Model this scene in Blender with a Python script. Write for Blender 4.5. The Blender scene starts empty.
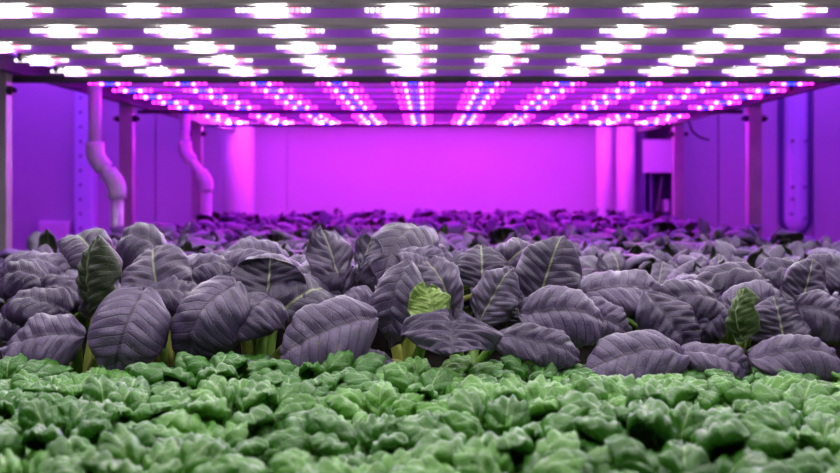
import bpy, math, random
import numpy as np
from mathutils import Vector, Matrix

sc = bpy.context.scene
C = sc.collection
rnd = random.Random(11)
ZC = 1.0            # camera height above the floor
SOIL = ZC - 0.27    # top of the growing medium
F, VX, VY = 1000.0, 428.0, 185.0


def P(px, py, d):
    return Vector(((px - VX) * d / F, d, ZC + (VY - py) * d / F))


# ------------------------------------------------------------------ materials
def mat(name, col, rough=0.5, metal=0.0, spec=0.5, noise=0.0, nscale=20.0, coat=0.0):
    m = bpy.data.materials.new(name)
    m.use_nodes = True
    nt = m.node_tree
    b = nt.nodes['Principled BSDF']
    b.inputs['Base Color'].default_value = (*col, 1)
    b.inputs['Roughness'].default_value = rough
    b.inputs['Metallic'].default_value = metal
    b.inputs['Specular IOR Level'].default_value = spec
    b.inputs['Coat Weight'].default_value = coat
    if noise > 0:
        tc = nt.nodes.new('ShaderNodeTexCoord')
        n = nt.nodes.new('ShaderNodeTexNoise')
        n.inputs['Scale'].default_value = nscale
        n.inputs['Detail'].default_value = 4
        r = nt.nodes.new('ShaderNodeMapRange')
        r.inputs[1].default_value = 0.3
        r.inputs[2].default_value = 0.7
        r.inputs[3].default_value = 1 - noise
        r.inputs[4].default_value = 1 + noise
        mx = nt.nodes.new('ShaderNodeVectorMath')
        mx.operation = 'SCALE'
        mx.inputs[0].default_value = col
        nt.links.new(tc.outputs['Object'], n.inputs['Vector'])
        nt.links.new(n.outputs['Fac'], r.inputs[0])
        nt.links.new(r.outputs[0], mx.inputs['Scale'])
        nt.links.new(mx.outputs[0], b.inputs['Base Color'])
    return m


def emit(name, col, k):
    m = bpy.data.materials.new(name)
    m.use_nodes = True
    nt = m.node_tree
    nt.nodes.remove(nt.nodes['Principled BSDF'])
    e = nt.nodes.new('ShaderNodeEmission')
    e.inputs[0].default_value = (*col, 1)
    e.inputs[1].default_value = k
    nt.links.new(e.outputs[0], nt.nodes['Material Output'].inputs[0])
    return m


def leaf_mat(name, col_a, col_b, vein, vein_w, rib, rough, bump, spec=0.5, sheen=0.0, trans=None, hue=0.0):
    """UV.x counts the side veins along the leaf, UV.y is 0 on the midrib and 1 at the margin."""
    m = bpy.data.materials.new(name)
    m.use_nodes = True
    nt = m.node_tree
    N, Lk = nt.nodes, nt.links
    b = N['Principled BSDF']
    uv = N.new('ShaderNodeUVMap')
    tc = N.new('ShaderNodeTexCoord')
    no = N.new('ShaderNodeTexNoise')
    no.inputs['Scale'].default_value = 28
    no.inputs['Detail'].default_value = 3
    Lk.new(tc.outputs['Object'], no.inputs['Vector'])
    sep = N.new('ShaderNodeSeparateXYZ')
    Lk.new(uv.outputs[0], sep.inputs[0])

    def math_(op, a, bb=None):
        n = N.new('ShaderNodeMath')
        n.operation = op
        for i, s in enumerate((a, bb)):
            if s is None:
                continue
            if isinstance(s, (int, float)):
                n.inputs[i].default_value = s
            else:
                Lk.new(s, n.inputs[i])
        return n.outputs[0]

    def smooth(v, a, bb, o0, o1):
        n = N.new('ShaderNodeMapRange')
        n.interpolation_type = 'SMOOTHSTEP'
        Lk.new(v, n.inputs[0])
        for i, x in enumerate((a, bb, o0, o1)):
            n.inputs[i + 1].default_value = x
        return n.outputs[0]
    wob = math_('MULTIPLY', math_('SUBTRACT', no.outputs['Fac'], 0.5), 0.55)
    t = math_('ADD', sep.outputs[0], wob)
    dv = math_('ABSOLUTE', math_('SUBTRACT', math_('FRACT', math_('ADD', t, 0.5)), 0.5))
    side = smooth(dv, vein_w * 0.25, vein_w, 1, 0)
    # fine net of small veins
    vo = N.new('ShaderNodeTexVoronoi')
    vo.feature = 'DISTANCE_TO_EDGE'
    vo.inputs['Scale'].default_value = 95
    Lk.new(tc.outputs['Object'], vo.inputs['Vector'])
    net = smooth(vo.outputs['Distance'], 0.01, 0.08, 0.3, 0)
    veins = math_('MAXIMUM', side, net)
    ribf = smooth(sep.outputs[1], 0.012, 0.04, 0.85, 0)
    n2 = N.new('ShaderNodeTexNoise')
    n2.inputs['Scale'].default_value = 14
    n2.inputs['Detail'].default_value = 2
    Lk.new(tc.outputs['Object'], n2.inputs['Vector'])
    oi = N.new('ShaderNodeObjectInfo')
    base = N.new('ShaderNodeMix')
    base.data_type = 'RGBA'
    Lk.new(smooth(math_('ADD', n2.outputs['Fac'], math_('MULTIPLY', math_('SUBTRACT', oi.outputs['Random'], 0.5), hue)), 0.35, 0.68, 0, 1), base.inputs[0])
    base.inputs[6].default_value = (*col_a, 1)
    base.inputs[7].default_value = (*col_b, 1)
    m1 = N.new('ShaderNodeMix')
    m1.data_type = 'RGBA'
    Lk.new(math_('MULTIPLY', veins, 0.55), m1.inputs[0])
    Lk.new(base.outputs[2], m1.inputs[6])
    m1.inputs[7].default_value = (*vein, 1)
    m2 = N.new('ShaderNodeMix')
    m2.data_type = 'RGBA'
    Lk.new(ribf, m2.inputs[0])
    Lk.new(m1.outputs[2], m2.inputs[6])
    m2.inputs[7].default_value = (*rib, 1)
    Lk.new(m2.outputs[2], b.inputs['Base Color'])
    b.inputs['Roughness'].default_value = rough
    b.inputs['Specular IOR Level'].default_value = spec
    b.inputs['Sheen Weight'].default_value = sheen
    bp = N.new('ShaderNodeBump')
    bp.inputs['Strength'].default_value = bump
    bp.inputs['Distance'].default_value = 0.002
    Lk.new(math_('SUBTRACT', 1.0, veins), bp.inputs['Height'])
    Lk.new(bp.outputs[0], b.inputs['Normal'])
    if trans:
        tr = N.new('ShaderNodeBsdfTranslucent')
        tr.inputs[0].default_value = (*trans, 1)
        ad = N.new('ShaderNodeAddShader')
        Lk.new(b.outputs[0], ad.inputs[0])
        Lk.new(tr.outputs[0], ad.inputs[1])
        Lk.new(ad.outputs[0], N['Material Output'].inputs[0])
    return m


M = {}
M['purple'] = leaf_mat('purple_leaf_face', (0.058, 0.037, 0.098), (0.140, 0.100, 0.205), (0.017, 0.009, 0.028), 0.10, (0.05, 0.035, 0.07), 0.36, 0.4, 0.55, 0.0, None, 0.6)
M['purple_ribbed'] = leaf_mat('purple_leaf_face_pale_midrib', (0.058, 0.039, 0.094), (0.130, 0.096, 0.185), (0.016, 0.011, 0.026), 0.10, (0.34, 0.38, 0.22), 0.38, 0.4, 0.6, 0.0, None, 0.6)
M['purple_under'] = leaf_mat('purple_leaf_underside', (0.045, 0.085, 0.022), (0.08, 0.125, 0.04), (0.13, 0.19, 0.06), 0.10, (0.34, 0.42, 0.2), 0.5, 0.4, 0.4, 0, None, 0.3)
M['dark_fold'] = leaf_mat('dark_green_fold', (0.02, 0.035, 0.014), (0.05, 0.055, 0.045), (0.09, 0.13, 0.05), 0.08, (0.25, 0.3, 0.12), 0.45, 0.4, 0.4, 0, None, 0.3)
M['green_under_pale'] = leaf_mat('pale_green_leaf', (0.20, 0.34, 0.07), (0.30, 0.44, 0.12), (0.17, 0.29, 0.06), 0.07, (0.4, 0.5, 0.2), 0.45, 0.8, 0.4, 0, None, 0.3)
M['green'] = leaf_mat('green_leaf_face', (0.034, 0.160, 0.009), (0.105, 0.31, 0.034), (0.02, 0.085, 0.006), 0.09, (0.22, 0.40, 0.10), 0.31, 0.4, 0.6, 0.0, None, 0.7)
M['green_under'] = leaf_mat('green_leaf_underside', (0.07, 0.20, 0.03), (0.12, 0.26, 0.05), (0.2, 0.35, 0.12), 0.09, (0.3, 0.45, 0.2), 0.5, 0.4, 0.4, 0, None, 0.3)
M['stalk'] = mat('green_stalk', (0.16, 0.30, 0.05), 0.4, noise=0.25, nscale=40)
M['stalk_yellow'] = mat('yellow_stalk', (0.42, 0.46, 0.10), 0.4, noise=0.2, nscale=40)
M['soil'] = mat('growing_medium', (0.012, 0.010, 0.009), 0.95, 0.0, 0.03, noise=0.5, nscale=60)
M['tray'] = mat('white_tray_plastic', (0.62, 0.62, 0.62), 0.4, noise=0.05)
M['steel'] = mat('zinc_steel', (0.46, 0.43, 0.40), 0.45, 0.2, noise=0.12, nscale=9)
M['dark_steel'] = mat('dark_steel', (0.03, 0.027, 0.03), 0.5, 0.2, noise=0.2, nscale=12)
M['alu'] = mat('aluminium_channel', (0.74, 0.73, 0.67), 0.45, 0.1, noise=0.08, nscale=10)
M['acrylic'] = mat('lilac_acrylic', (0.55, 0.26, 0.82), 0.18, noise=0.04, nscale=6, coat=0.4)  # purple light falling on the fins is put into the acrylic colour
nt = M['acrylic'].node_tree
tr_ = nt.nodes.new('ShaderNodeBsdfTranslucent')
tr_.inputs[0].default_value = (0.72, 0.32, 0.97, 1)  # same purple light tinted into the transmission
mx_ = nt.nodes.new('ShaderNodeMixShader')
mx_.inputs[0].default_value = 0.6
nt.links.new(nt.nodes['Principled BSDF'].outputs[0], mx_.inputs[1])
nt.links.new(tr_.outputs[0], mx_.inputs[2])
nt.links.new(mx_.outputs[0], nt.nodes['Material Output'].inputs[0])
M['wall'] = mat('painted_wall_panel', (0.56, 0.53, 0.58), 0.55, noise=0.04, nscale=1.5)
M['ceil'] = mat('ceiling_panel', (0.6, 0.6, 0.62), 0.7, noise=0.04, nscale=2)
M['floor'] = mat('concrete_floor', (0.3, 0.3, 0.3), 0.6, noise=0.12, nscale=5)
M['pale_blue'] = mat('pale_blue_enamel', (0.74, 0.76, 1.0), 0.4, noise=0.03, nscale=6)
M['pvc'] = mat('white_pvc', (0.85, 0.83, 0.83), 0.28, noise=0.03, nscale=12)
M['column'] = mat('white_column_paint', (0.86, 0.82, 0.86), 0.4, noise=0.03, nscale=4)
M['cab_dark'] = mat('cabinet_dark_blue', (0.10, 0.10, 0.22), 0.5, noise=0.1, nscale=6)
M['cab_light'] = mat('cabinet_pale_panel', (0.5, 0.5, 0.62), 0.45, noise=0.05, nscale=6)
M['rubber'] = mat('black_rubber', (0.02, 0.02, 0.022), 0.55, noise=0.2, nscale=30)
M['led_white'] = emit('led_white', (1.0, 0.97, 0.98), 195)
M['led_rose'] = emit('led_rose', (1.0, 0.16, 0.3), 5)
M['led_soft'] = emit('led_soft', (1.0, 0.86, 0.95), 2.4)
M['led_rear'] = emit('led_rear', (1.0, 0.95, 0.95), 3.6)  # for the strip added to backlight the fins
M['led_rear_violet'] = emit('led_rear_violet', (0.5, 0.002, 1.0), 9)
M['led_pink'] = emit('led_pink', (1.0, 0.008, 0.7), 56)
M['led_pink_strong'] = emit('led_pink_strong', (1.0, 0.02, 0.7), 270)  # for the unseen bars added to light the back wall
M['led_magenta'] = emit('led_magenta_white', (0.7, 0.03, 1.0), 105)
M['led_magenta_strong'] = emit('led_magenta_white_strong', (0.62, 0.06, 1.0), 440)
M['led_blue'] = emit('led_blue', (0.003, 0.003, 1.0), 110)


# ------------------------------------------------------------------ mesh helpers
class MB:
    def __init__(self):
        self.v, self.f, self.mi, self.uv = [], [], [], []

    def add(self, verts, faces, mi=0, uvs=None):
        o = len(self.v)
        self.v += [tuple(p) for p in verts]
        self.f += [tuple(i + o for i in f) for f in faces]
        self.mi += [mi] * len(faces) if isinstance(mi, int) else list(mi)
        self.uv += [tuple(q) for q in uvs] if uvs is not None else [(0.0, 0.0)] * len(verts)

    def box(self, x0, x1, y0, y1, z0, z1, mi=0):
        v = [(x, y, z) for z in (z0, z1) for y in (y0, y1) for x in (x0, x1)]
        self.add(v, [(0, 2, 3, 1), (4, 5, 7, 6), (0, 1, 5, 4), (2, 6, 7, 3), (0, 4, 6, 2), (1, 3, 7, 5)], mi)

    def prism_x(self, prof, x0, x1, mi=0):
        n = len(prof)
        v = [(x0, y, z) for y, z in prof] + [(x1, y, z) for y, z in prof]
        f = [(i, (i + 1) % n, n + (i + 1) % n, n + i) for i in range(n)] + [tuple(range(n))[::-1], tuple(range(n, 2 * n))]
        self.add(v, f, mi)

    def prism_z(self, prof, z0, z1, mi=0):
        n = len(prof)
        v = [(x, y, z0) for x, y in prof] + [(x, y, z1) for x, y in prof]
        f = [(i, (i + 1) % n, n + (i + 1) % n, n + i) for i in range(n)] + [tuple(range(n))[::-1], tuple(range(n, 2 * n))]
        self.add(v, f, mi)

    def prism_y(self, prof, y0, y1, mi=0):
        n = len(prof)
        v = [(x, y0, z) for x, z in prof] + [(x, y1, z) for x, z in prof]
        f = [(i, (i + 1) % n, n + (i + 1) % n, n + i) for i in range(n)] + [tuple(range(n))[::-1], tuple(range(n, 2 * n))]
        self.add(v, f, mi)

    def tube(self, pts, rad, n=12, mi=0, flat=1.0):
        pts = [Vector(p) for p in pts]
        rad = [rad] * len(pts) if isinstance(rad, (int, float)) else rad
        vs, fs = [], []
        u = None
        for i, p in enumerate(pts):
            d = (pts[min(i + 1, len(pts) - 1)] - pts[max(i - 1, 0)]).normalized()
            if u is None:
                a = Vector((1, 0, 0)) if abs(d.x) < 0.8 else Vector((0, 1, 0))
                u = (a - d * a.dot(d)).normalized()
            else:
                u = (u - d * u.dot(d)).normalized()
            w = d.cross(u)
            for k in range(n):
                a = 2 * math.pi * k / n
                vs.append(p + (u * math.cos(a) + w * (math.sin(a) * flat)) * rad[i])
        for i in range(len(pts) - 1):
            for k in range(n):
                fs.append((i * n + k, i * n + (k + 1) % n, (i + 1) * n + (k + 1) % n, (i + 1) * n + k))
        fs += [tuple(range(n))[::-1], tuple(range((len(pts) - 1) * n, len(pts) * n))]
        self.add(vs, fs, mi)

    def build(self, name, mats, parent=None, smooth=False, loc=None):
        me = bpy.data.meshes.new(name)
        me.from_pydata(self.v, [], self.f)
        mats = mats if isinstance(mats, (list, tuple)) else [mats]
        for k in mats:
            me.materials.append(M[k])
        me.polygons.foreach_set('material_index', self.mi)
        me.polygons.foreach_set('use_smooth', [smooth] * len(self.f))
        ul = me.uv_layers.new(name='UVMap')
        li = np.empty(len(me.loops), dtype=np.int32)
        me.loops.foreach_get('vertex_index', li)
        ul.data.foreach_set('uv', np.array(self.uv, dtype=np.float32)[li].ravel())
        me.update()
        o = bpy.data.objects.new(name, me)
        C.objects.link(o)
        if parent:
            o.parent = parent
        if loc is not None:
            o.location = loc
        return o


def bevel(o, w=0.003, seg=2):
    b = o.modifiers.new('edge', 'BEVEL')
    b.width = w
    b.segments = seg
    b.limit_method = 'ANGLE'
    return o


def tag(o, label, cat, group=None, kind=None):
    o['label'] = label
    o['category'] = cat
    if group:
        o['group'] = group
    if kind:
        o['kind'] = kind
    return o


def thing(name, label, cat, loc, group=None, rz=0.0):
    o = bpy.data.objects.new(name, None)
    o.empty_display_size = 0.05
    C.objects.link(o)
    o.location = loc
    o.rotation_euler = (0, 0, rz)
    return tag(o, label, cat, group)


def struct(o):
    o['kind'] = 'structure'
    return o


def copy_tree(o, parent=None):
    c = o.copy()
    C.objects.link(c)
    if parent:
        c.parent = parent
    for ch in list(o.children):
        copy_tree(ch, c)
    return c


# ------------------------------------------------------------------ leaves
def blade(mb, o, Lx, Nz, L, W, bend=0.6, cup=0.7, a=1.0, b=2.4, veins=7, puck=0.0016, wave=0.004,
          th=0.0008, nu=22, nv=15, rng=rnd, center=False, quilt=0.0, mi=(0, 1), twist=0.0, p=1.3, dimple=0.0, slope=None):
    """One leaf blade. o: base (or middle) of the blade, Lx: base-to-tip, Nz: the face's normal. Returns the base point."""
    Lx = Vector(Lx).normalized()
    Nz = Vector(Nz)
    Nz = (Nz - Lx * Nz.dot(Lx)).normalized()
    Wy = Nz.cross(Lx)
    u = np.linspace(0, 1, nu)
    v = np.linspace(-1, 1, nv)
    th_u = -bend * (u ** p) + bend * 0.35
    ds = L / (nu - 1)
    sx = np.concatenate([[0], np.cumsum(np.cos(th_u[:-1]) * ds)])
    sz = np.concatenate([[0], np.cumsum(np.sin(th_u[:-1]) * ds)])
    s_ = 2 * np.clip(0.004 + 0.994 * u, 0, 1) ** a - 1
    w = W / 2 * np.clip(1 - np.abs(s_) ** b, 0, 1) ** (1 / b)
    w = w * (0.68 + 0.32 * np.clip(u / 0.2, 0, 1))
    U, V = np.meshgrid(u, v, indexing='ij')
    Wd = w[:, None] * np.ones_like(V)
    vf = np.linspace(0, 1, 41)
    af = cup * (0.45 * vf + 1.35 * vf ** 2.2)
    yf = np.concatenate([[0], np.cumsum((np.cos(af[1:]) + np.cos(af[:-1])) / 80)])
    zf = -np.concatenate([[0], np.cumsum((np.sin(af[1:]) + np.sin(af[:-1])) / 80)])
    y = Wd * np.sign(V) * np.interp(np.abs(V), vf, yf)
    z = Wd * np.interp(np.abs(V), vf, zf)
    ph, ph2 = rng.uniform(0, 6.3), rng.uniform(0, 6.3)
    t = U * veins - np.abs(V) * (slope or 0.29 * veins) * (1 - 0.25 * U) + 0.5 * (V > 0) * 1.0
    hump = np.abs(np.sin(np.pi * t)) ** 0.75
    edge = 1 - np.abs(V) ** 5
    z = z + puck * hump * edge * np.minimum(1, 6 * np.abs(V)) * np.minimum(1, 5 * U)
    z = z + puck * 0.7 * np.sin(np.pi * t + ph) * np.sin(7.5 * np.abs(V) + ph2 + 3 * U) * edge
    if quilt:
        q = np.abs(np.sin(np.pi * (np.abs(V) * 2.1 + 0.3 * np.sin(ph + 9 * U)))) ** 0.7
        z = z + quilt * hump * q * edge
    z = z + wave * np.sin(ph + 11 * U + 2.0 * V) * V ** 2 + wave * 0.7 * np.sin(ph2 + 17 * U - 3 * V) * V ** 2
    z = z + wave * 0.8 * np.sin(ph2 + 5 * U + 2.2 * V) + 0.022 * W * np.sin(ph + 7.5 * U) * np.cos(ph2 + 2.6 * V)
    z = z - 0.035 * W * np.exp(-(V / 0.10) ** 2) * (1 - U) ** 0.5 - dimple * W * np.exp(-(V / 0.3) ** 2) * (1 - U)
    cs, sn = np.cos(th_u)[:, None], np.sin(th_u)[:, None]
    X = sx[:, None] - z * sn
    Z = sz[:, None] + z * cs
    if twist:
        yy = y * np.cos(twist * U) - Z * np.sin(twist * U)
        Z = y * np.sin(twist * U) + Z * np.cos(twist * U)
        y = yy
    G = np.stack([X, y, Z], -1)
    if center:
        G = G - G[nu // 2, nv // 2]
    B = np.array([list(Lx), list(Wy), list(Nz)])
    G = G @ B + np.array(list(o))
    du = np.gradient(G, axis=0)
    dv_ = np.gradient(G, axis=1)
    n = np.cross(du, dv_)
    n /= np.linalg.norm(n, axis=-1, keepdims=True) + 1e-9
    Gb = G - n * th
    idx = np.arange(nu * nv).reshape(nu, nv)
    q = np.stack([idx[:-1, :-1], idx[1:, :-1], idx[1:, 1:], idx[:-1, 1:]], -1).reshape(-1, 4)
    K = nu * nv
    f = [tuple(r) for r in q.tolist()] + [tuple(r) for r in (q[:, ::-1] + K).tolist()]
    ring = list(idx[0, :]) + list(idx[1:, -1]) + list(idx[-1, :-1][::-1]) + list(idx[1:-1, 0][::-1])
    m = len(ring)
    f += [(int(ring[i]), int(ring[(i + 1) % m]), int(ring[(i + 1) % m] + K), int(ring[i] + K)) for i in range(m)]
    mm = [mi[0]] * len(q) + [mi[1]] * len(q) + [mi[0]] * m
    uvs = np.stack([t, np.abs(V)], -1).reshape(-1, 2)
    mb.add(np.concatenate([G.reshape(-1, 3), Gb.reshape(-1, 3)]).tolist(), f, mm, np.concatenate([uvs, uvs]).tolist())
    mid = nv // 2
    tip_dir = Vector((G[2, mid] - G[0, mid]).tolist()).normalized()
    Gs = G - n * (th + 0.0018)
    i0 = max(1, nu // 8)
    return Vector(Gs[i0, mid].tolist()), tip_dir, [Vector(g.tolist()) for g in Gs[i0:nu * 2 // 3, mid]]


def stalk_pts(a, b, d1, n=8, up=0.5):
    """Curve from the crown a up to the blade base b arriving along d1."""
    a, b = Vector(a), Vector(b)
    l = (b - a).length
    c1 = a + Vector((0, 0, l * up))
    c2 = b - d1 * l * 0.12 - Vector((0, 0, l * 0.10))
    out = []
    for i in range(n + 1):
        s = i / n
        out.append(a * (1 - s) ** 3 + c1 * 3 * s * (1 - s) ** 2 + c2 * 3 * s * s * (1 - s) + b * s ** 3)
    return out


def add_stalk(mb, a, base, d1, spine, r0, r1, mi=0, n=8):
    pts = stalk_pts(a, base, d1, 7)
    k = len(pts)
    ext = spine[1::2]
    rad = [r0 + (r1 - r0) * i / (k - 1) for i in range(k)] + [r1 * (1 - (i + 1) / (len(ext) + 1)) + 0.0003 for i in range(len(ext))]
    mb.tube(pts + ext, rad, n, mi)


# ------------------------------------------------------------------ room
def make_room():
    b = MB()
    b.box(-3.4, 3.4, -1.6, 7.1, -0.1, 0)
    struct(b.build('floor', 'floor'))
    b = MB()
    b.box(-3.4, 3.4, -1.6, 7.1, 2.7, 2.8)
    struct(b.build('ceiling', 'ceil'))
    b = MB()
    b.box(-3.4, 3.4, 7.0, 7.1, 0, 2.7)
    for x0, x1 in ((-3.4, -2.42), (-2.41, -1.905), (-1.895, -0.985), (-0.98, 1.34), (1.345, 2.02), (2.03, 2.68), (2.69, 3.4)):
        b.box(x0, x1, 6.975, 7.0, 0, 2.7)
    struct(b.build('wall_back', 'wall'))
    for s, nme in ((-1, 'wall_left'), (1, 'wall_right')):
        b = MB()
        b.box(*sorted((s * 3.3, s * 3.4)), -1.6, 7.0, 0, 2.7)
        struct(b.build(nme, 'wall'))


make_room()

# round columns and back-wall fittings
YB = 6.72


def at(px, py=VY, d=YB):
    return P(px, py, d)


def cyl(name, label, px, r, y, cat='pipe', m='column', collar=True):
    x = (px - VX) * y / F
    t = thing(name, label, cat, (x, y, 0))
    b = MB()
    b.tube([(0, 0, 0), (0, 0, 2.7)], r, 32)
    b.build('shaft', m, t, True)
    if collar:
        b = MB()
        b.tube([(0, 0, 0.0), (0, 0, 0.06)], r * 1.18, 32)
        b.build('base_collar', m, t, True)
    return t


cyl('round_column', 'thick white round column at the left end of the back wall', 238, 0.108, 6.6, 'column')
cyl('vertical_pipe', 'slimmer left one of two white pipes in front of the back wall', 604, 0.049, 6.6)
cyl('vertical_pipe', 'thicker right one of two white pipes, next to the dark cabinet', 625.5, 0.060, 6.6)

# dark cabinet between pipes and rack post
t = thing('equipment_cabinet', 'dark blue cabinet with pale top panel and open bay by the pipes', 'cabinet', (1.535, 6.62, 0))
b = MB()
w = 0.125
b.box(-w, w, 0.28, 0.30, 0, 1.42)
b.box(-w, -w + 0.03, 0, 0.28, 0, 1.42)
b.box(w - 0.012, w, 0, 0.28, 0, 1.42)
b.box(-w, w, 0, 0.28, 1.40, 1.42)
b.box(-w, w, 0, 0.28, 0, 0.5)
bevel(b.build('body', 'cab_dark', t))
b = MB()
b.box(-w + 0.01, w - 0.005, -0.016, 0.0, 1.08, 1.30)
bevel(b.build('top_panel', 'cab_light', t))
b = MB()
b.box(w - 0.028, w - 0.012, -0.02, 0.0, 0.5, 1.08)
b.build('door_jamb', 'cab_light', t)
b = MB()
b.box(-0.06, -0.045, 0.02, 0.26, 0.5, 1.08)
b.build('divider', 'cab_dark', t)
b = MB()
b.tube([(-0.01, 0.2, 0.5), (0.0, 0.18, 0.7), (0.03, 0.16, 0.9), (0.05, 0.15, 1.06)], 0.006, 8)
b.build('hose', 'cab_light', t, True)
b = MB()
b.box(0.05, 0.09, 0.1, 0.2, 0.82, 0.9)
bevel(b.build('valve_block', 'cab_light', t))

# perforated strut on the left of the back wall
t = thing('wall_strut', 'pale perforated strut standing against wall left of the drain pipes', 'strut', (at(75).x, 6.93, 0))
b = MB()
b.prism_z([(-0.07, 0.045), (-0.07, -0.03), (-0.055, -0.045), (0.055, -0.045), (0.07, -0.03), (0.07, 0.045)], 0, 2.7)
bevel(b.build('channel', 'pale_blue', t), 0.004)
for k in range(24):
    b = MB()
    b.tube([(-0.02, -0.0455, 0.3 + 0.1 * k), (-0.02, -0.05, 0.3 + 0.1 * k)], 0.010, 10)
    b.build('bolt', 'cab_dark', t)

# long round-ended tube on the right of the back wall
t = thing('wall_trunking', 'long pale round-ended trunking on dark backing at right of wall', 'trunking', (at(808.5).x, 6.93, 0))


def stadium(r, zb, zt):
    return [(r * math.cos(a), zb + r + r * math.sin(a)) for a in [math.pi + math.pi * k / 16 for k in range(17)]] + [(r, zt), (-r, zt)]


b = MB()
b.prism_y(stadium(0.118, ZC - 0.36, 2.65), 0.03, 0.045)
b.build('backing_plate', 'cab_dark', t)  # dark plate standing in for the shadow outline around the cover
b = MB()
zb = ZC - 0.325
n = 14
ringp = []
for k in range(n + 1):
    a = math.pi * k / n
    ringp.append((-0.078 * math.cos(a), 0.03 - 0.07 * math.sin(a)))
zz = [(0.0, zb), (0.5, zb + 0.012), (0.8, zb + 0.035), (0.95, zb + 0.06), (1.0, zb + 0.09), (1.0, 2.65)]
vs = [(x * s, 0.03 + (y - 0.03) * max(s, 0.02), z) for s, z in zz for x, y in ringp]
fs = [(i * (n + 1) + k, i * (n + 1) + k + 1, (i + 1) * (n + 1) + k + 1, (i + 1) * (n + 1) + k) for i in range(len(zz) - 1) for k in range(n)]
b.add(vs, fs)
b.build('cover', 'pale_blue', t, True)
for px, py in ((802, 141), (815, 141), (802, 187), (802, 199), (801, 214), (814, 218), (814, 187)):
    x = (px - 808.5) * 6.9 / F
    z = ZC + (VY - py) * 6.9 / F
    b = MB()
    b.tube([(x, 0.0, z), (x, -0.055, z)], 0.009, 10)
    b.build('stud', 'cab_dark', t)

t = thing('junction_box', 'small pale box low on the wall at far left behind leaves', 'box', (at(44, 237).x, 6.975, at(44, 237).z - 0.1))
b = MB()
b.box(-0.105, 0.105, -0.09, 0, -0.02, 0.2)
bevel(b.build('case', 'pvc', t), 0.008)
b = MB()
b.box(-0.095, 0.095, -0.098, -0.09, -0.01, 0.19)
bevel(b.build('lid', 'pvc', t), 0.006)


# ------------------------------------------------------------------ rack
XL, XR = -1.293, 1.40
PY = [0.40, 1.72, 3.02, 4.30, 5.60]
rack = thing('growing_rack', 'tall grey steel rack carrying the lamps and growing beds', 'rack', (0, 3.0, 0))


def part(mb, name, m, parent, base, smooth=False, bev=0.0):
    mb.v = [(x - base[0], y - base[1], z - base[2]) for x, y, z in mb.v]
    o = mb.build(name, m, parent, smooth)
    if bev:
        bevel(o, bev)
    return o


RB = (0, 3.0, 0)
for y in PY:
    for x in (XL, XR):
        b = MB()
        h, w2 = 0.028, 0.022
        s = 1 if x < 0 else -1
        b.prism_z([(x - h, y - w2), (x + h, y - w2), (x + h, y + w2), (x + h - 0.006, y + w2), (x + h - 0.006, y - w2 + 0.006),
                   (x - h + 0.006, y - w2 + 0.006), (x - h + 0.006, y + w2), (x - h, y + w2)], 0, 2.3)
        po = part(b, 'post', 'steel', rack, RB)
        for dx in (-1, 1):
            b = MB()
            b.tube([(x + dx * 0.028, y - 0.01, ZC + 0.285), (x + dx * 0.046, y - 0.01, ZC + 0.285)], 0.014, 12)
            b.tube([(x + dx * 0.046, y - 0.01, ZC + 0.285), (x + dx * 0.056, y - 0.01, ZC + 0.285)], 0.008, 12)
            part(b, 'clamp_bolt', 'dark_steel', po, RB, False)
        b = MB()
        b.box(x - 0.045, x + 0.045, y - 0.045, y + 0.045, 0, 0.008)
        part(b, 'foot_plate', 'dark_steel', po, RB)
for y, z0, z1 in ((0.40, 0.312, 0.338), (1.72, 0.385, 0.41), (3.06, 0.313, 0.334), (4.46, 0.318, 0.334), (5.60, 0.327, 0.342)):
    b = MB()
    b.box(XL, XR, y - 0.018, y + 0.018, ZC + z0, ZC + z1)
    part(b, 'cross_beam', 'dark_steel', rack, RB, bev=0.002)
for x in (XL + 0.045, XR - 0.045):
    b = MB()
    b.box(x - 0.016, x + 0.016, PY[0], 6.42, ZC + 0.335, ZC + 0.385)
    part(b, 'side_rail', 'dark_steel', rack, RB, bev=0.002)
    b = MB()
    b.box(x - 0.016, x + 0.016, PY[0], PY[-1], SOIL - 0.19, SOIL - 0.14)
    part(b, 'side_rail', 'dark_steel', rack, RB, bev=0.002)
for y in PY:
    b = MB()
    b.box(XL, XR, y - 0.018, y + 0.018, SOIL - 0.19, SOIL - 0.14)
    part(b, 'cross_beam', 'dark_steel', rack, RB, bev=0.002)
b = MB()
b.box(XL + 0.05, XR - 0.05, PY[0], PY[-1], ZC + 0.43, ZC + 0.445)
part(b, 'upper_shelf', 'alu', rack, RB)

BXL, BXR = -1.10, 1.22
for y0, y1, lab in ((0.35, 3.08, 'shallow white growing bed under the white lamps'), (3.14, 5.58, 'shallow white growing bed under the magenta lamps')):
    t = thing('growing_bed', lab, 'growing bed', (0.06, (y0 + y1) / 2, SOIL - 0.14))
    base = (0.06, (y0 + y1) / 2, SOIL - 0.14)
    b = MB()
    zt, zb_ = SOIL + 0.012, SOIL - 0.14
    b.box(BXL, BXR, y0, y1, zb_, zb_ + 0.01)
    b.box(BXL, BXL + 0.012, y0, y1, zb_, zt)
    b.box(BXR - 0.012, BXR, y0, y1, zb_, zt)
    b.box(BXL, BXR, y0, y0 + 0.012, zb_, zt)
    b.box(BXL, BXR, y1 - 0.012, y1, zb_, zt)
    part(b, 'tray', 'tray', t, base)
    b = MB()
    b.box(BXL + 0.012, BXR - 0.012, y0 + 0.012, y1 - 0.012, zb_ + 0.01, SOIL)
    part(b, 'growing_medium', 'soil', t, base)

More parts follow.
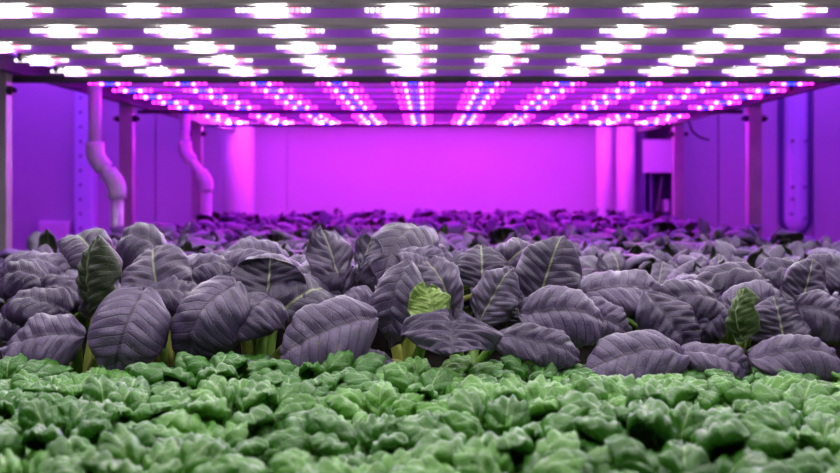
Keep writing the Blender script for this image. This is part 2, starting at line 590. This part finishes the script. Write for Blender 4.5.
# drain pipes with an offset bend
for i, (d, xt, xb, pyt, py1, py2, lab) in enumerate(((3.5, 95, 117, 70, 157, 184, 'larger white drain pipe with an offset bend at left'),
                                                      (4.8, 185, 207, 108, 152, 181, 'smaller white drain pipe with an offset bend, further back'))):
    A = P(xt, pyt, d); B = P(xt, py1, d); Cc = P(xb, py2, d)
    r = 0.0225
    bx = Cc.x
    t = thing('drain_pipe', lab, 'pipe', (bx, d, SOIL - 0.15))
    base = (bx, d, SOIL - 0.15)
    dn = Vector((0, 0, -1)); dg = (Cc - B).normalized()
    b = MB(); b.tube([A + Vector((0, 0, 0.06)), B], r, 20); part(b, 'upper_pipe', 'pvc', t, base, True)
    b = MB(); b.tube([B, Cc], r, 20); part(b, 'sloping_pipe', 'pvc', t, base, True)
    b = MB(); b.tube([Cc, Vector((Cc.x, d, SOIL - 0.15))], r, 20); part(b, 'lower_pipe', 'pvc', t, base, True)
    for J, d1, d2 in ((B, dn, dg), (Cc, dg, dn)):
        b = MB()
        k = 0.052
        pts = [J - d1 * k, J - d1 * k * 0.6]
        for s in (0.15, 0.35, 0.5, 0.65, 0.85):
            pts.append((J - d1 * k * 0.5) * (1 - s) ** 2 + J * 2 * s * (1 - s) + (J + d2 * k * 0.5) * s * s)
        pts += [J + d2 * k * 0.6, J + d2 * k]
        b.tube(pts, r * 1.42, 20)
        part(b, 'elbow', 'pvc', t, base, True)

b = MB()
b.tube([P(688, 119, 5.56), P(692, 131, 5.57), P(699, 137, 5.58), P(709, 140, 5.60)], 0.006, 8)
tag(b.build('cable', 'rubber', None, True), 'short black cable curling from the right rear rack post', 'cable')


# ------------------------------------------------------------------ lamps
LX0, LX1 = -1.105, 1.285
MODX = [-0.05 + 0.25 * k for k in range(-4, 6)]
ZL = ZC + 0.347


def led_mesh(far, strong=False):
    b = MB()
    if far:
        lay = [(-0.064, 2), (-0.045, 2), (-0.027, 1), (-0.009, 3), (0.009, 3), (0.027, 1), (0.045, 2), (0.064, 2)]
        for x, m in lay:
            h = 0.0045 if m in (1, 3) else 0.0032
            b.box(x - h, x + h, -0.017, -0.007, -0.0165 if m != 2 else -0.014, -0.008, m)
    else:
        for k in range(14):
            x = (k - 6.5) * 0.0105
            m = 0 if 4 <= k <= 8 else 1 if k in (10, 11) else 2
            b.box(x - 0.0034, x + 0.0034, -0.018, -0.009, -0.0125, -0.0045, m)
    o = b.build('led_module', ['led_white', 'led_rose', 'led_soft'] if not far else
                ['led_white', 'led_magenta_strong', 'led_pink_strong', 'led_blue'] if strong else ['led_white', 'led_magenta', 'led_pink', 'led_blue'])
    return o


def make_bar(far, strong=False):
    t = thing('light_bar', '', 'lamp', (0, 0, 0), 'white grow lamps of the near bank' if not far else 'magenta grow lamps of the far bank')
    b = MB()
    b.prism_x([(-0.020, 0.0), (-0.023, 0.003), (-0.023, 0.028), (-0.016, 0.034), (0.016, 0.034), (0.023, 0.028), (0.023, 0.003), (0.020, 0.0)], LX0, LX1)
    b.build('housing', 'alu', t)
    b = MB()
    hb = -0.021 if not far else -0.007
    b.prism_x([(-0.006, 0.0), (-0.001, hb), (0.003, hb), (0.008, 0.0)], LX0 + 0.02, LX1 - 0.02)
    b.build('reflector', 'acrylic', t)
    for x in (LX0, LX1):
        b = MB()
        b.box(x - 0.006, x + 0.006, -0.026, 0.026, -0.012, 0.036)
        bevel(b.build('end_cap', 'dark_steel', t), 0.002)
    b = MB()
    b.box(LX0 + 0.02, LX1 - 0.02, -0.0185, -0.0065, -0.0045 if not far else -0.008, 0.0)
    b.build('circuit_strip', 'tray', t)
    b = MB()
    b.box(LX0 + 0.03, LX1 - 0.03, 0.0165, 0.0225, -0.006, -0.001)
    b.build('rear_led_strip', 'led_rear' if not far else 'led_rear_violet', t)  # added strip, makes the fin glow and lights the next housing
    src = led_mesh(far, strong)
    for i, x in enumerate(MODX):
        o = src if i == 0 else src.copy()
        if i:
            C.objects.link(o)
        o.parent = t
        o.location = (x, 0, 0)
    return t


ordn = ['first', 'second', 'third', 'fourth', 'fifth', 'sixth', 'seventh', 'eighth', 'ninth', 'tenth', 'eleventh', 'twelfth',
        'thirteenth', 'fourteenth', 'fifteenth', 'sixteenth']
NEAR = [1.95 + 0.26 * k for k in range(-5, 5)]
FARB = [3.31 + 0.257 * k for k in range(5)] + [4.64 + 0.25 * k for k in range(4)] + [5.86, 6.10, 6.34]  # bars past the rack end are added, unseen, to light the wall
proto = make_bar(False)
for i, y in enumerate(NEAR):
    t = proto if i == 0 else copy_tree(proto)
    t.location = (0, y, ZL)
    j = i - 5
    if j < 0:
        t['label'] = 'white LED lamp bar overhead, above the picture, ' + ordn[-j - 1] + ' before the topmost visible one'
    else:
        t['label'] = 'white-lit LED lamp bar, ' + ordn[j] + ' from the top of the near bank'
proto = make_bar(True)
for i, y in enumerate(FARB):
    if i == 9:
        proto = make_bar(True, True)
    t = proto if i in (0, 9) else copy_tree(proto)
    t.location = (0, y, ZL if y < 5.6 else ZL + 0.045)
    t.scale = (1 if y < 5.6 else 1.12, 1, 1)
    t['label'] = 'magenta-lit LED lamp bar, ' + ordn[i] + ' beyond the dark cross beam, counting backwards into the room'


M['tube_violet'] = emit('tube_violet', (0.34, 0.035, 1.0), 150)  # glow of the lamps added to brighten the back wall
for i, x in enumerate((-2.35, 2.45)):  # lamps added out of view to wash the wall with violet
    t = thing('ceiling_lamp', ('left', 'right')[i] + ' one of two violet ceiling lamps along the back wall', 'lamp', (x, 6.15, 2.7), 'violet ceiling lamps')
    b = MB()
    b.prism_x([(-0.06, 0.0), (-0.06, -0.03), (-0.04, -0.05), (0.04, -0.05), (0.06, -0.03), (0.06, 0.0)], -0.8, 0.8)
    bevel(b.build('housing', 'alu', t))
    b = MB()
    b.tube([(-0.77, 0, -0.065), (0.77, 0, -0.065)], 0.02, 16)
    b.build('tube', 'tube_violet', t, True)


# ------------------------------------------------------------------ plants
def proto_purple(seed, split, lod):
    """One purple pak choi around the origin (crown at 0,0,0)."""
    r = random.Random(seed)
    t = thing('purple_pak_choi', '', 'leafy vegetable', (0, 0, 0))
    n = r.randint(9, 11)
    fol, stk = MB(), MB()
    nu, nv = ((24, 17) if lod == 0 else (16, 13) if lod == 1 else (12, 9))
    for k in range(n):
        inner = k >= n - 3
        a = k * 2.399 + r.uniform(-0.25, 0.25)
        out = Vector((math.cos(a), math.sin(a), 0))
        if inner:
            rad, h = r.uniform(0.012, 0.03), r.uniform(0.07, 0.10)
            el = math.radians(r.uniform(45, 75))
            L, W, bend = r.uniform(0.06, 0.08), r.uniform(0.05, 0.065), r.uniform(0.6, 1.2)
        else:
            rad, h = r.uniform(0.045, 0.075), r.uniform(0.055, 0.105)
            el = math.radians(r.uniform(0, 32))
            L, W, bend = r.uniform(0.095, 0.12), r.uniform(0.09, 0.115), r.uniform(1.3, 2.3)
        Lx = out * math.cos(el) + Vector((0, 0, math.sin(el)))
        Nz = Vector((0, 0, 1)) * math.cos(el) - out * math.sin(el)
        side = Vector((-out.y, out.x, 0))
        Nz = Nz + side * r.uniform(-0.35, 0.35)
        fm = MB() if split else fol
        sm = MB() if split else stk
        base, d1, spine = blade(fm, out * rad + Vector((0, 0, h)), Lx, Nz, L, W, bend, r.uniform(0.75, 1.25), a=0.95, b=2.8, rng=r,
                                nu=nu, nv=nv, veins=10, puck=0.0017 if lod == 0 else 0.0011 if lod == 1 else 0.0, wave=0.004)
        add_stalk(sm, out * 0.012 + Vector((0, 0, -0.002)), base, d1, spine, 0.007, 0.0018, 0, 8 if lod == 0 else 5)
        if split:
            lo = fm.build('leaf', ['purple_ribbed' if inner else 'purple', 'purple_under'], t, True)
            sm.build('leaf_stalk', ['stalk'], lo, True)
    if not split:
        fol.build('foliage', ['purple', 'purple_under'], t, True)
        stk.build('stalks', ['stalk'], t, True)
    return t


def remove_tree(o):
    for ch in list(o.children):
        remove_tree(ch)
    bpy.data.objects.remove(o)


def proto_tatsoi(seed, lod):
    r = random.Random(seed)
    t = thing('green_tatsoi', '', 'leafy vegetable', (0, 0, 0))
    fol, stk = MB(), MB()
    n = r.randint(20, 24)
    nu, nv = (20, 17)
    for k in range(n):
        s = (k + 0.5) / n
        a = k * 2.399 + r.uniform(-0.2, 0.2)
        out = Vector((math.cos(a), math.sin(a), 0))
        rad = 0.008 + 0.062 * s ** 0.75 + r.uniform(-0.006, 0.006)
        h = 0.044 - 0.024 * s ** 1.5 + r.uniform(-0.007, 0.008)
        el = math.radians(50 - 50 * s + r.uniform(-10, 10))
        L = 0.043 + 0.024 * s + r.uniform(-0.003, 0.007)
        W = L * r.uniform(0.95, 1.12)
        Lx = out * math.cos(el) + Vector((0, 0, math.sin(el)))
        Nz = Vector((0, 0, 1)) * math.cos(el) - out * math.sin(el)
        Nz = Nz + Vector((-out.y, out.x, 0)) * r.uniform(-0.3, 0.3)
        base, d1, spine = blade(fol, out * rad + Vector((0, 0, h)), Lx, Nz, L, W, r.uniform(1.7, 2.5), r.uniform(0.9, 1.3),
                                a=1.15, b=2.3, veins=3.2, puck=0.0030, wave=0.0008, quilt=0.0026, slope=2.0, rng=r, nu=nu, nv=nv)
        add_stalk(stk, out * 0.006, base, d1, spine, 0.004, 0.0018, 0, 6)
    fol.build('foliage', ['green', 'green_under'], t, True)
    stk.build('stalks', ['stalk'], t, True)
    return t


# --- green tatsoi, front
tat = [proto_tatsoi(100 + k, 0) for k in range(6)]
rows = [0.60, 0.715, 0.83, 0.94, 1.045, 1.14]
names_row = ['nearest', 'second', 'third', 'fourth', 'fifth', 'rearmost']
for ri, y in enumerate(rows):
    xl, xr = -0.43 * y - 0.04, 0.415 * y + 0.04
    sp = 0.125
    nn = int((xr - xl) / sp) + 1
    off = (0.5 if ri % 2 else 0.0)
    for k in range(nn + 1):
        x = xl + (k + off - 0.25) * sp + rnd.uniform(-0.012, 0.012)
        if x > xr + 0.03:
            continue
        src = tat[(k * 5 + ri * 2 + rnd.randint(0, 1)) % 6]
        t = copy_tree(src)
        t.location = (x, y + rnd.uniform(-0.015, 0.015), SOIL)
        t.rotation_euler = (0, 0, rnd.uniform(0, 6.28))
        s = rnd.uniform(0.92, 1.15)
        t.scale = (s, s, s * rnd.uniform(0.9, 1.1) * (0.84 if ri >= 4 else 1.0))
        t['label'] = 'crinkled green tatsoi rosette, ' + names_row[ri] + ' row from the camera, ' + ordn[k] + ' from the left'
        t['group'] = 'green tatsoi in front'
for t in tat:
    remove_tree(t)

# --- purple pak choi, hero plants in the first rows
# leaf: px, py, depth, length px, width px, tip angle, face elevation, yaw, bend, cup, [extra]
HERO = [
    ('with one leaf drooping left, a round one hanging right, far left', (84, 352, 1.29), [
        (40, 336, 1.24, 80, 62, 186, 42, 0, 1.0, 0.8, {}),
        (126, 325, 1.22, 84, 76, 255, 25, 10, 1.1, 0.9, {}),
        (88, 275, 1.30, 78, 46, 80, 5, -50, 0.7, 1.1, {'flip': 'dark_fold'}),
        (30, 297, 1.33, 72, 50, 170, 52, 0, 1.4, 0.9, {}),
        (104, 296, 1.34, 66, 40, 100, -5, 35, 0.9, 1.0, {}),
    ]),
    ('with broad cupped upright leaf above green stalks, left of centre', (258, 352, 1.30), [
        (200, 312, 1.23, 88, 78, 248, 30, -15, 1.3, 0.9, {}),
        (268, 290, 1.33, 62, 78, 88, 18, 0, -0.5, -0.45, {}),
        (312, 290, 1.32, 66, 62, 40, 35, 25, 1.3, 0.9, {}),
        (252, 308, 1.25, 36, 66, 262, 60, -10, 1.4, 0.8, {}),
        (324, 331, 1.19, 100, 74, 205, 35, 0, 1.1, 1.0, {}),
        (248, 366, 1.17, 78, 36, 332, 62, 0, 0.7, 0.8, {}),
    ]),
    ('with a large tan-ribbed upright leaf, second row at left', (160, 318, 1.50), [
        (154, 270, 1.42, 62, 70, 100, 25, 5, 0.9, 0.5, {}),
        (132, 234, 1.50, 60, 50, 160, 50, 0, 1.7, 1.1, {}),
        (83, 240, 1.52, 50, 44, 120, 45, 0, 1.5, 1.0, {}),
        (176, 290, 1.40, 48, 46, 20, 50, 20, 1.3, 0.8, {}),
        (210, 262, 1.50, 56, 44, 20, 55, 0, 1.2, 0.8, {}),
    ]),
    ('with wavy leaves cut by left edge, second row', (10, 320, 1.48), [
        (34, 258, 1.46, 62, 48, 20, 52, 0, 1.4, 0.8, {}),
        (14, 272, 1.42, 60, 44, 170, 50, 0, 1.5, 0.9, {}),
        (58, 285, 1.40, 56, 40, 350, 50, 0, 1.2, 0.8, {}),
        (12, 318, 1.33, 50, 40, 190, 50, 0, 1.2, 0.8, {}),
    ]),
    ('with a tall upright folded leaf, second row left of centre', (345, 320, 1.46), [
        (334, 264, 1.42, 76, 50, 100, 8, 38, 0.6, 0.4, {}),
        (360, 268, 1.43, 68, 40, 82, 5, -48, 0.5, 0.4, {}),
        (266, 260, 1.50, 84, 46, 172, 58, 0, 1.2, 0.9, {}),
        (248, 248, 1.56, 66, 40, 160, 55, 0, 1.3, 0.9, {}),
        (318, 270, 1.42, 60, 46, 205, 50, 0, 1.3, 0.9, {}),
    ]),
    ('with dark arching leaf beside one bright green puckered leaf', (412, 356, 1.32), [
        (392, 300, 1.26, 78, 48, 262, 25, -25, 1.3, 1.0, {}),
        (431, 304, 1.21, 42, 42, 95, 10, 10, 0.8, 0.5, {'pale': True}),
        (371, 358, 1.19, 46, 28, 350, 60, 0, 0.8, 0.8, {}),
        (400, 278, 1.36, 46, 40, 150, 50, 0, 1.4, 0.9, {}),
        (352, 305, 1.33, 52, 46, 190, 45, 0, 1.3, 0.9, {}),
    ]),
    ('with a flat lip-shaped pale leaf on a thick stalk, centre front', (462, 368, 1.24), [
        (452, 337, 1.14, 34, 104, 268, 55, 0, 0.5, 0.3, {'a': 0.8, 'b': 1.8, 'dimple': 0.10}),
        (443, 284, 1.30, 66, 52, 112, 12, 18, 0.8, 0.55, {}),
        (494, 296, 1.29, 60, 48, 62, 18, -22, 0.9, 0.7, {}),
        (536, 342, 1.18, 84, 44, 340, 45, 0, 1.1, 0.9, {}),
    ]),
    ('with two broad leaves and bright rising midrib, right of centre', (528, 345, 1.33), [
        (548, 272, 1.35, 74, 66, 72, 15, -12, 0.7, 0.6, {}),
        (568, 310, 1.24, 88, 62, 352, 32, 0, 1.2, 0.9, {}),
        (516, 306, 1.30, 44, 40, 110, 25, 15, 0.8, 0.7, {}),
        (600, 318, 1.30, 60, 46, 330, 35, 0, 1.2, 0.9, {}),
    ]),
    ('with rounded leaves arching over green stalks, third row at centre', (400, 280, 1.66), [
        (398, 238, 1.60, 62, 58, 258, 62, 0, 1.5, 1.0, {}),
        (424, 256, 1.55, 44, 38, 330, 50, 0, 1.4, 0.9, {}),
        (376, 246, 1.62, 48, 42, 200, 50, 0, 1.4, 0.9, {}),
        (482, 263, 1.52, 40, 58, 90, 35, 0, 0.8, 0.7, {}),
        (520, 252, 1.56, 48, 44, 40, 30, 0, 1.2, 0.7, {}),
    ]),
    ('with low domed front leaf and darker leaf behind, right front', (640, 350, 1.28), [
        (634, 353, 1.16, 104, 62, 188, 48, 0, 1.1, 1.0, {}),
        (672, 322, 1.24, 70, 56, 300, 25, 0, 0.9, 0.8, {}),
        (622, 287, 1.36, 88, 56, 10, 42, 0, 1.1, 0.9, {}),
        (718, 356, 1.17, 66, 42, 340, 50, 0, 1.2, 1.0, {}),
    ]),
    ('with pointed leaf turned left above a narrow upright folded leaf', (732, 350, 1.32), [
        (692, 294, 1.28, 70, 52, 178, 40, 0, 1.2, 0.9, {}),
        (756, 304, 1.30, 72, 54, 22, 35, 0, 1.2, 0.9, {}),
        (736, 314, 1.22, 56, 30, 82, 0, -58, 0.5, 0.8, {'flip': 'purple_under'}),
        (712, 318, 1.27, 56, 40, 240, 25, 0, 1.1, 0.8, {}),
        (735, 268, 1.40, 84, 44, 176, 62, 0, 1.2, 1.0, {}),
    ]),
    ('with long curled leaf lying in front, right edge', (792, 352, 1.30), [
        (802, 349, 1.16, 96, 46, 355, 52, 0, 0.9, 1.1, {}),
        (780, 321, 1.26, 48, 64, 95, 18, 8, 0.7, 0.6, {}),
        (828, 312, 1.27, 56, 52, 330, 30, 0, 1.2, 0.8, {}),
        (806, 287, 1.34, 56, 44, 75, 12, -10, 0.7, 0.7, {}),
        (786, 268, 1.42, 56, 40, 170, 55, 0, 1.2, 0.9, {}),
        (830, 268, 1.44, 56, 44, 20, 50, 0, 1.2, 0.9, {}),
    ]),
]
def chord(a):
    return 1.0 if abs(a) < 1e-3 else a / math.sin(a)


def wchord(c):
    return 1.0 / sum(math.cos(c * (0.45 * (i / 40) + 1.35 * (i / 40) ** 2.2)) / 41 for i in range(41))


for lab, (bx, by, bd), leaves in HERO:
    org = P(bx, by, bd)
    org.z = SOIL
    t = thing('purple_pak_choi', 'dark purple pak choi ' + lab, 'leafy vegetable', org, 'purple pak choi in the first rows')
    r = random.Random(int(bx * 7 + by))
    for (px, py, d, lp, wp, ta, fe, yaw, bend, cup, ex) in leaves:
        c = P(px, py, d)
        fe_, ya, ta_ = math.radians(fe), math.radians(yaw), math.radians(ta)
        Nz = Vector((math.sin(ya) * math.cos(fe_), -math.cos(fe_) * math.cos(ya), math.sin(fe_)))
        D = Vector((math.cos(ta_), 0, math.sin(ta_)))
        Lx = (D - Nz * D.dot(Nz)).normalized()
        k = d / F
        fs = 1.0 / max(0.55, math.sqrt(max(0.0, 1 - (D.dot(Nz)) ** 2)))
        ws = 1.0
        fm, sm = MB(), MB()
        kw = {'a': ex.get('a', 0.94), 'b': ex.get('b', 3.0), 'dimple': ex.get('dimple', 0.0)}
        base, d1, spine = blade(fm, c - org, Lx, Nz, lp * k * fs * chord(bend * 1.5 / 2), wp * k * wchord(abs(cup) * 1.2), bend * 1.5, cup * 1.2, rng=r,
                                center=True, nu=44, nv=29, veins=10, puck=0.0025, wave=0.0058, **kw)
        a0 = (c - org); a0.z = 0
        if a0.length > 0.001:
            a0 = a0.normalized() * 0.012
        add_stalk(sm, a0, base, d1, spine, 0.0105, 0.0018, 0, 10)
        lo = fm.build('leaf', ['green_under_pale', 'green_under_pale'] if ex.get('pale') else [ex['flip'], 'purple'] if ex.get('flip') else ['purple_ribbed' if math.sin(ta_) > 0.6 else 'purple', 'purple_under'], t, True)
        if ex.get('pale'):
            lo['label'] = 'bright green puckered leaf'
        elif ex.get('flip'):
            lo['label'] = 'folded leaf turned to show its green side'
        sm.build('leaf_stalk', ['stalk' if r.random() < 0.6 else 'stalk_yellow'], lo, True)

# --- purple pak choi behind: rows to the back of the bed
near = [proto_purple(200 + k, True, 0) for k in range(5)]
mid = [proto_purple(300 + k, False, 1) for k in range(6)]
far = [proto_purple(400 + k, False, 2) for k in range(6)]
ys = []
y = 1.68
while y < 3.0:
    ys.append(y)
    y += 0.165
y = 3.24
while y < 5.5:
    ys.append(y)
    y += 0.19
for ri, y in enumerate(ys):
    lim_l, lim_r = max(-1.0, -0.44 * y - 0.03), min(1.14, 0.425 * y + 0.03)
    sp = 0.165 if y < 3.1 else 0.205
    nn = int(round((lim_r - lim_l) / sp))
    srcs = near if y < 2.0 else mid if y < 3.1 else far
    for k in range(nn + 1):
        x = lim_l + (lim_r - lim_l) * (k + (0.25 if ri % 2 else -0.25)) / nn + rnd.uniform(-0.02, 0.02)
        if x < lim_l - 0.02 or x > lim_r + 0.02:
            continue
        t = copy_tree(rnd.choice(srcs))
        t.location = (x, y + rnd.uniform(-0.025, 0.025), SOIL)
        t.rotation_euler = (rnd.uniform(-0.08, 0.08), rnd.uniform(-0.08, 0.08), rnd.uniform(0, 6.28))
        s = rnd.uniform(0.88, 1.08) * (1.0 if y < 3.1 else 1.06)
        hz = 1.0 if y < 2.0 else 0.9 if y < 3.1 else 0.88
        t.scale = (s, s, s * hz * rnd.uniform(0.88, 1.05))
        if y < 3.1:
            t['label'] = 'purple pak choi under white lamps, ' + ordn[ri] + ' row behind the large front plants, ' + ordn[k] + ' from left'
            t['group'] = 'purple pak choi under the white lamps'
        else:
            t['label'] = 'violet-lit pak choi under magenta lamps, ' + ordn[ri - len([q for q in ys if q < 3.1])] + ' row of far bed, ' + ordn[k] + ' from left'
            t['group'] = 'pak choi under the magenta lamps'
for t in near + mid + far:
    remove_tree(t)

# ------------------------------------------------------------------ world, camera
w = bpy.data.worlds.new('dim_room')
sc.world = w
w.use_nodes = True
w.node_tree.nodes['Background'].inputs[0].default_value = (0.35, 0.3, 0.45, 1)
w.node_tree.nodes['Background'].inputs[1].default_value = 0.05

cd = bpy.data.cameras.new('camera')
cam = bpy.data.objects.new('camera', cd)
C.objects.link(cam)
cam.location = (0, 0, ZC)
cam.rotation_euler = (math.radians(90), 0, 0)
cd.sensor_fit = 'HORIZONTAL'
cd.sensor_width = 36
cd.lens = 36 * F / 840
cd.shift_x = (420 - VX) / 840
cd.shift_y = -(236.5 - VY) / 840
cd.clip_start = 0.02
cd.dof.use_dof = True
cd.dof.focus_distance = 1.27
cd.dof.aperture_fstop = 6.5
sc.camera = cam

sc.view_settings.view_transform = 'Standard'
sc.view_settings.look = 'None'
sc.view_settings.exposure = 0.0
sc.view_settings.gamma = 1
sc.view_settings.use_curve_mapping = False
sc.cycles.use_denoising = True
sc.cycles.max_bounces = 6
sc.cycles.diffuse_bounces = 3
sc.cycles.sample_clamp_indirect = 4.0
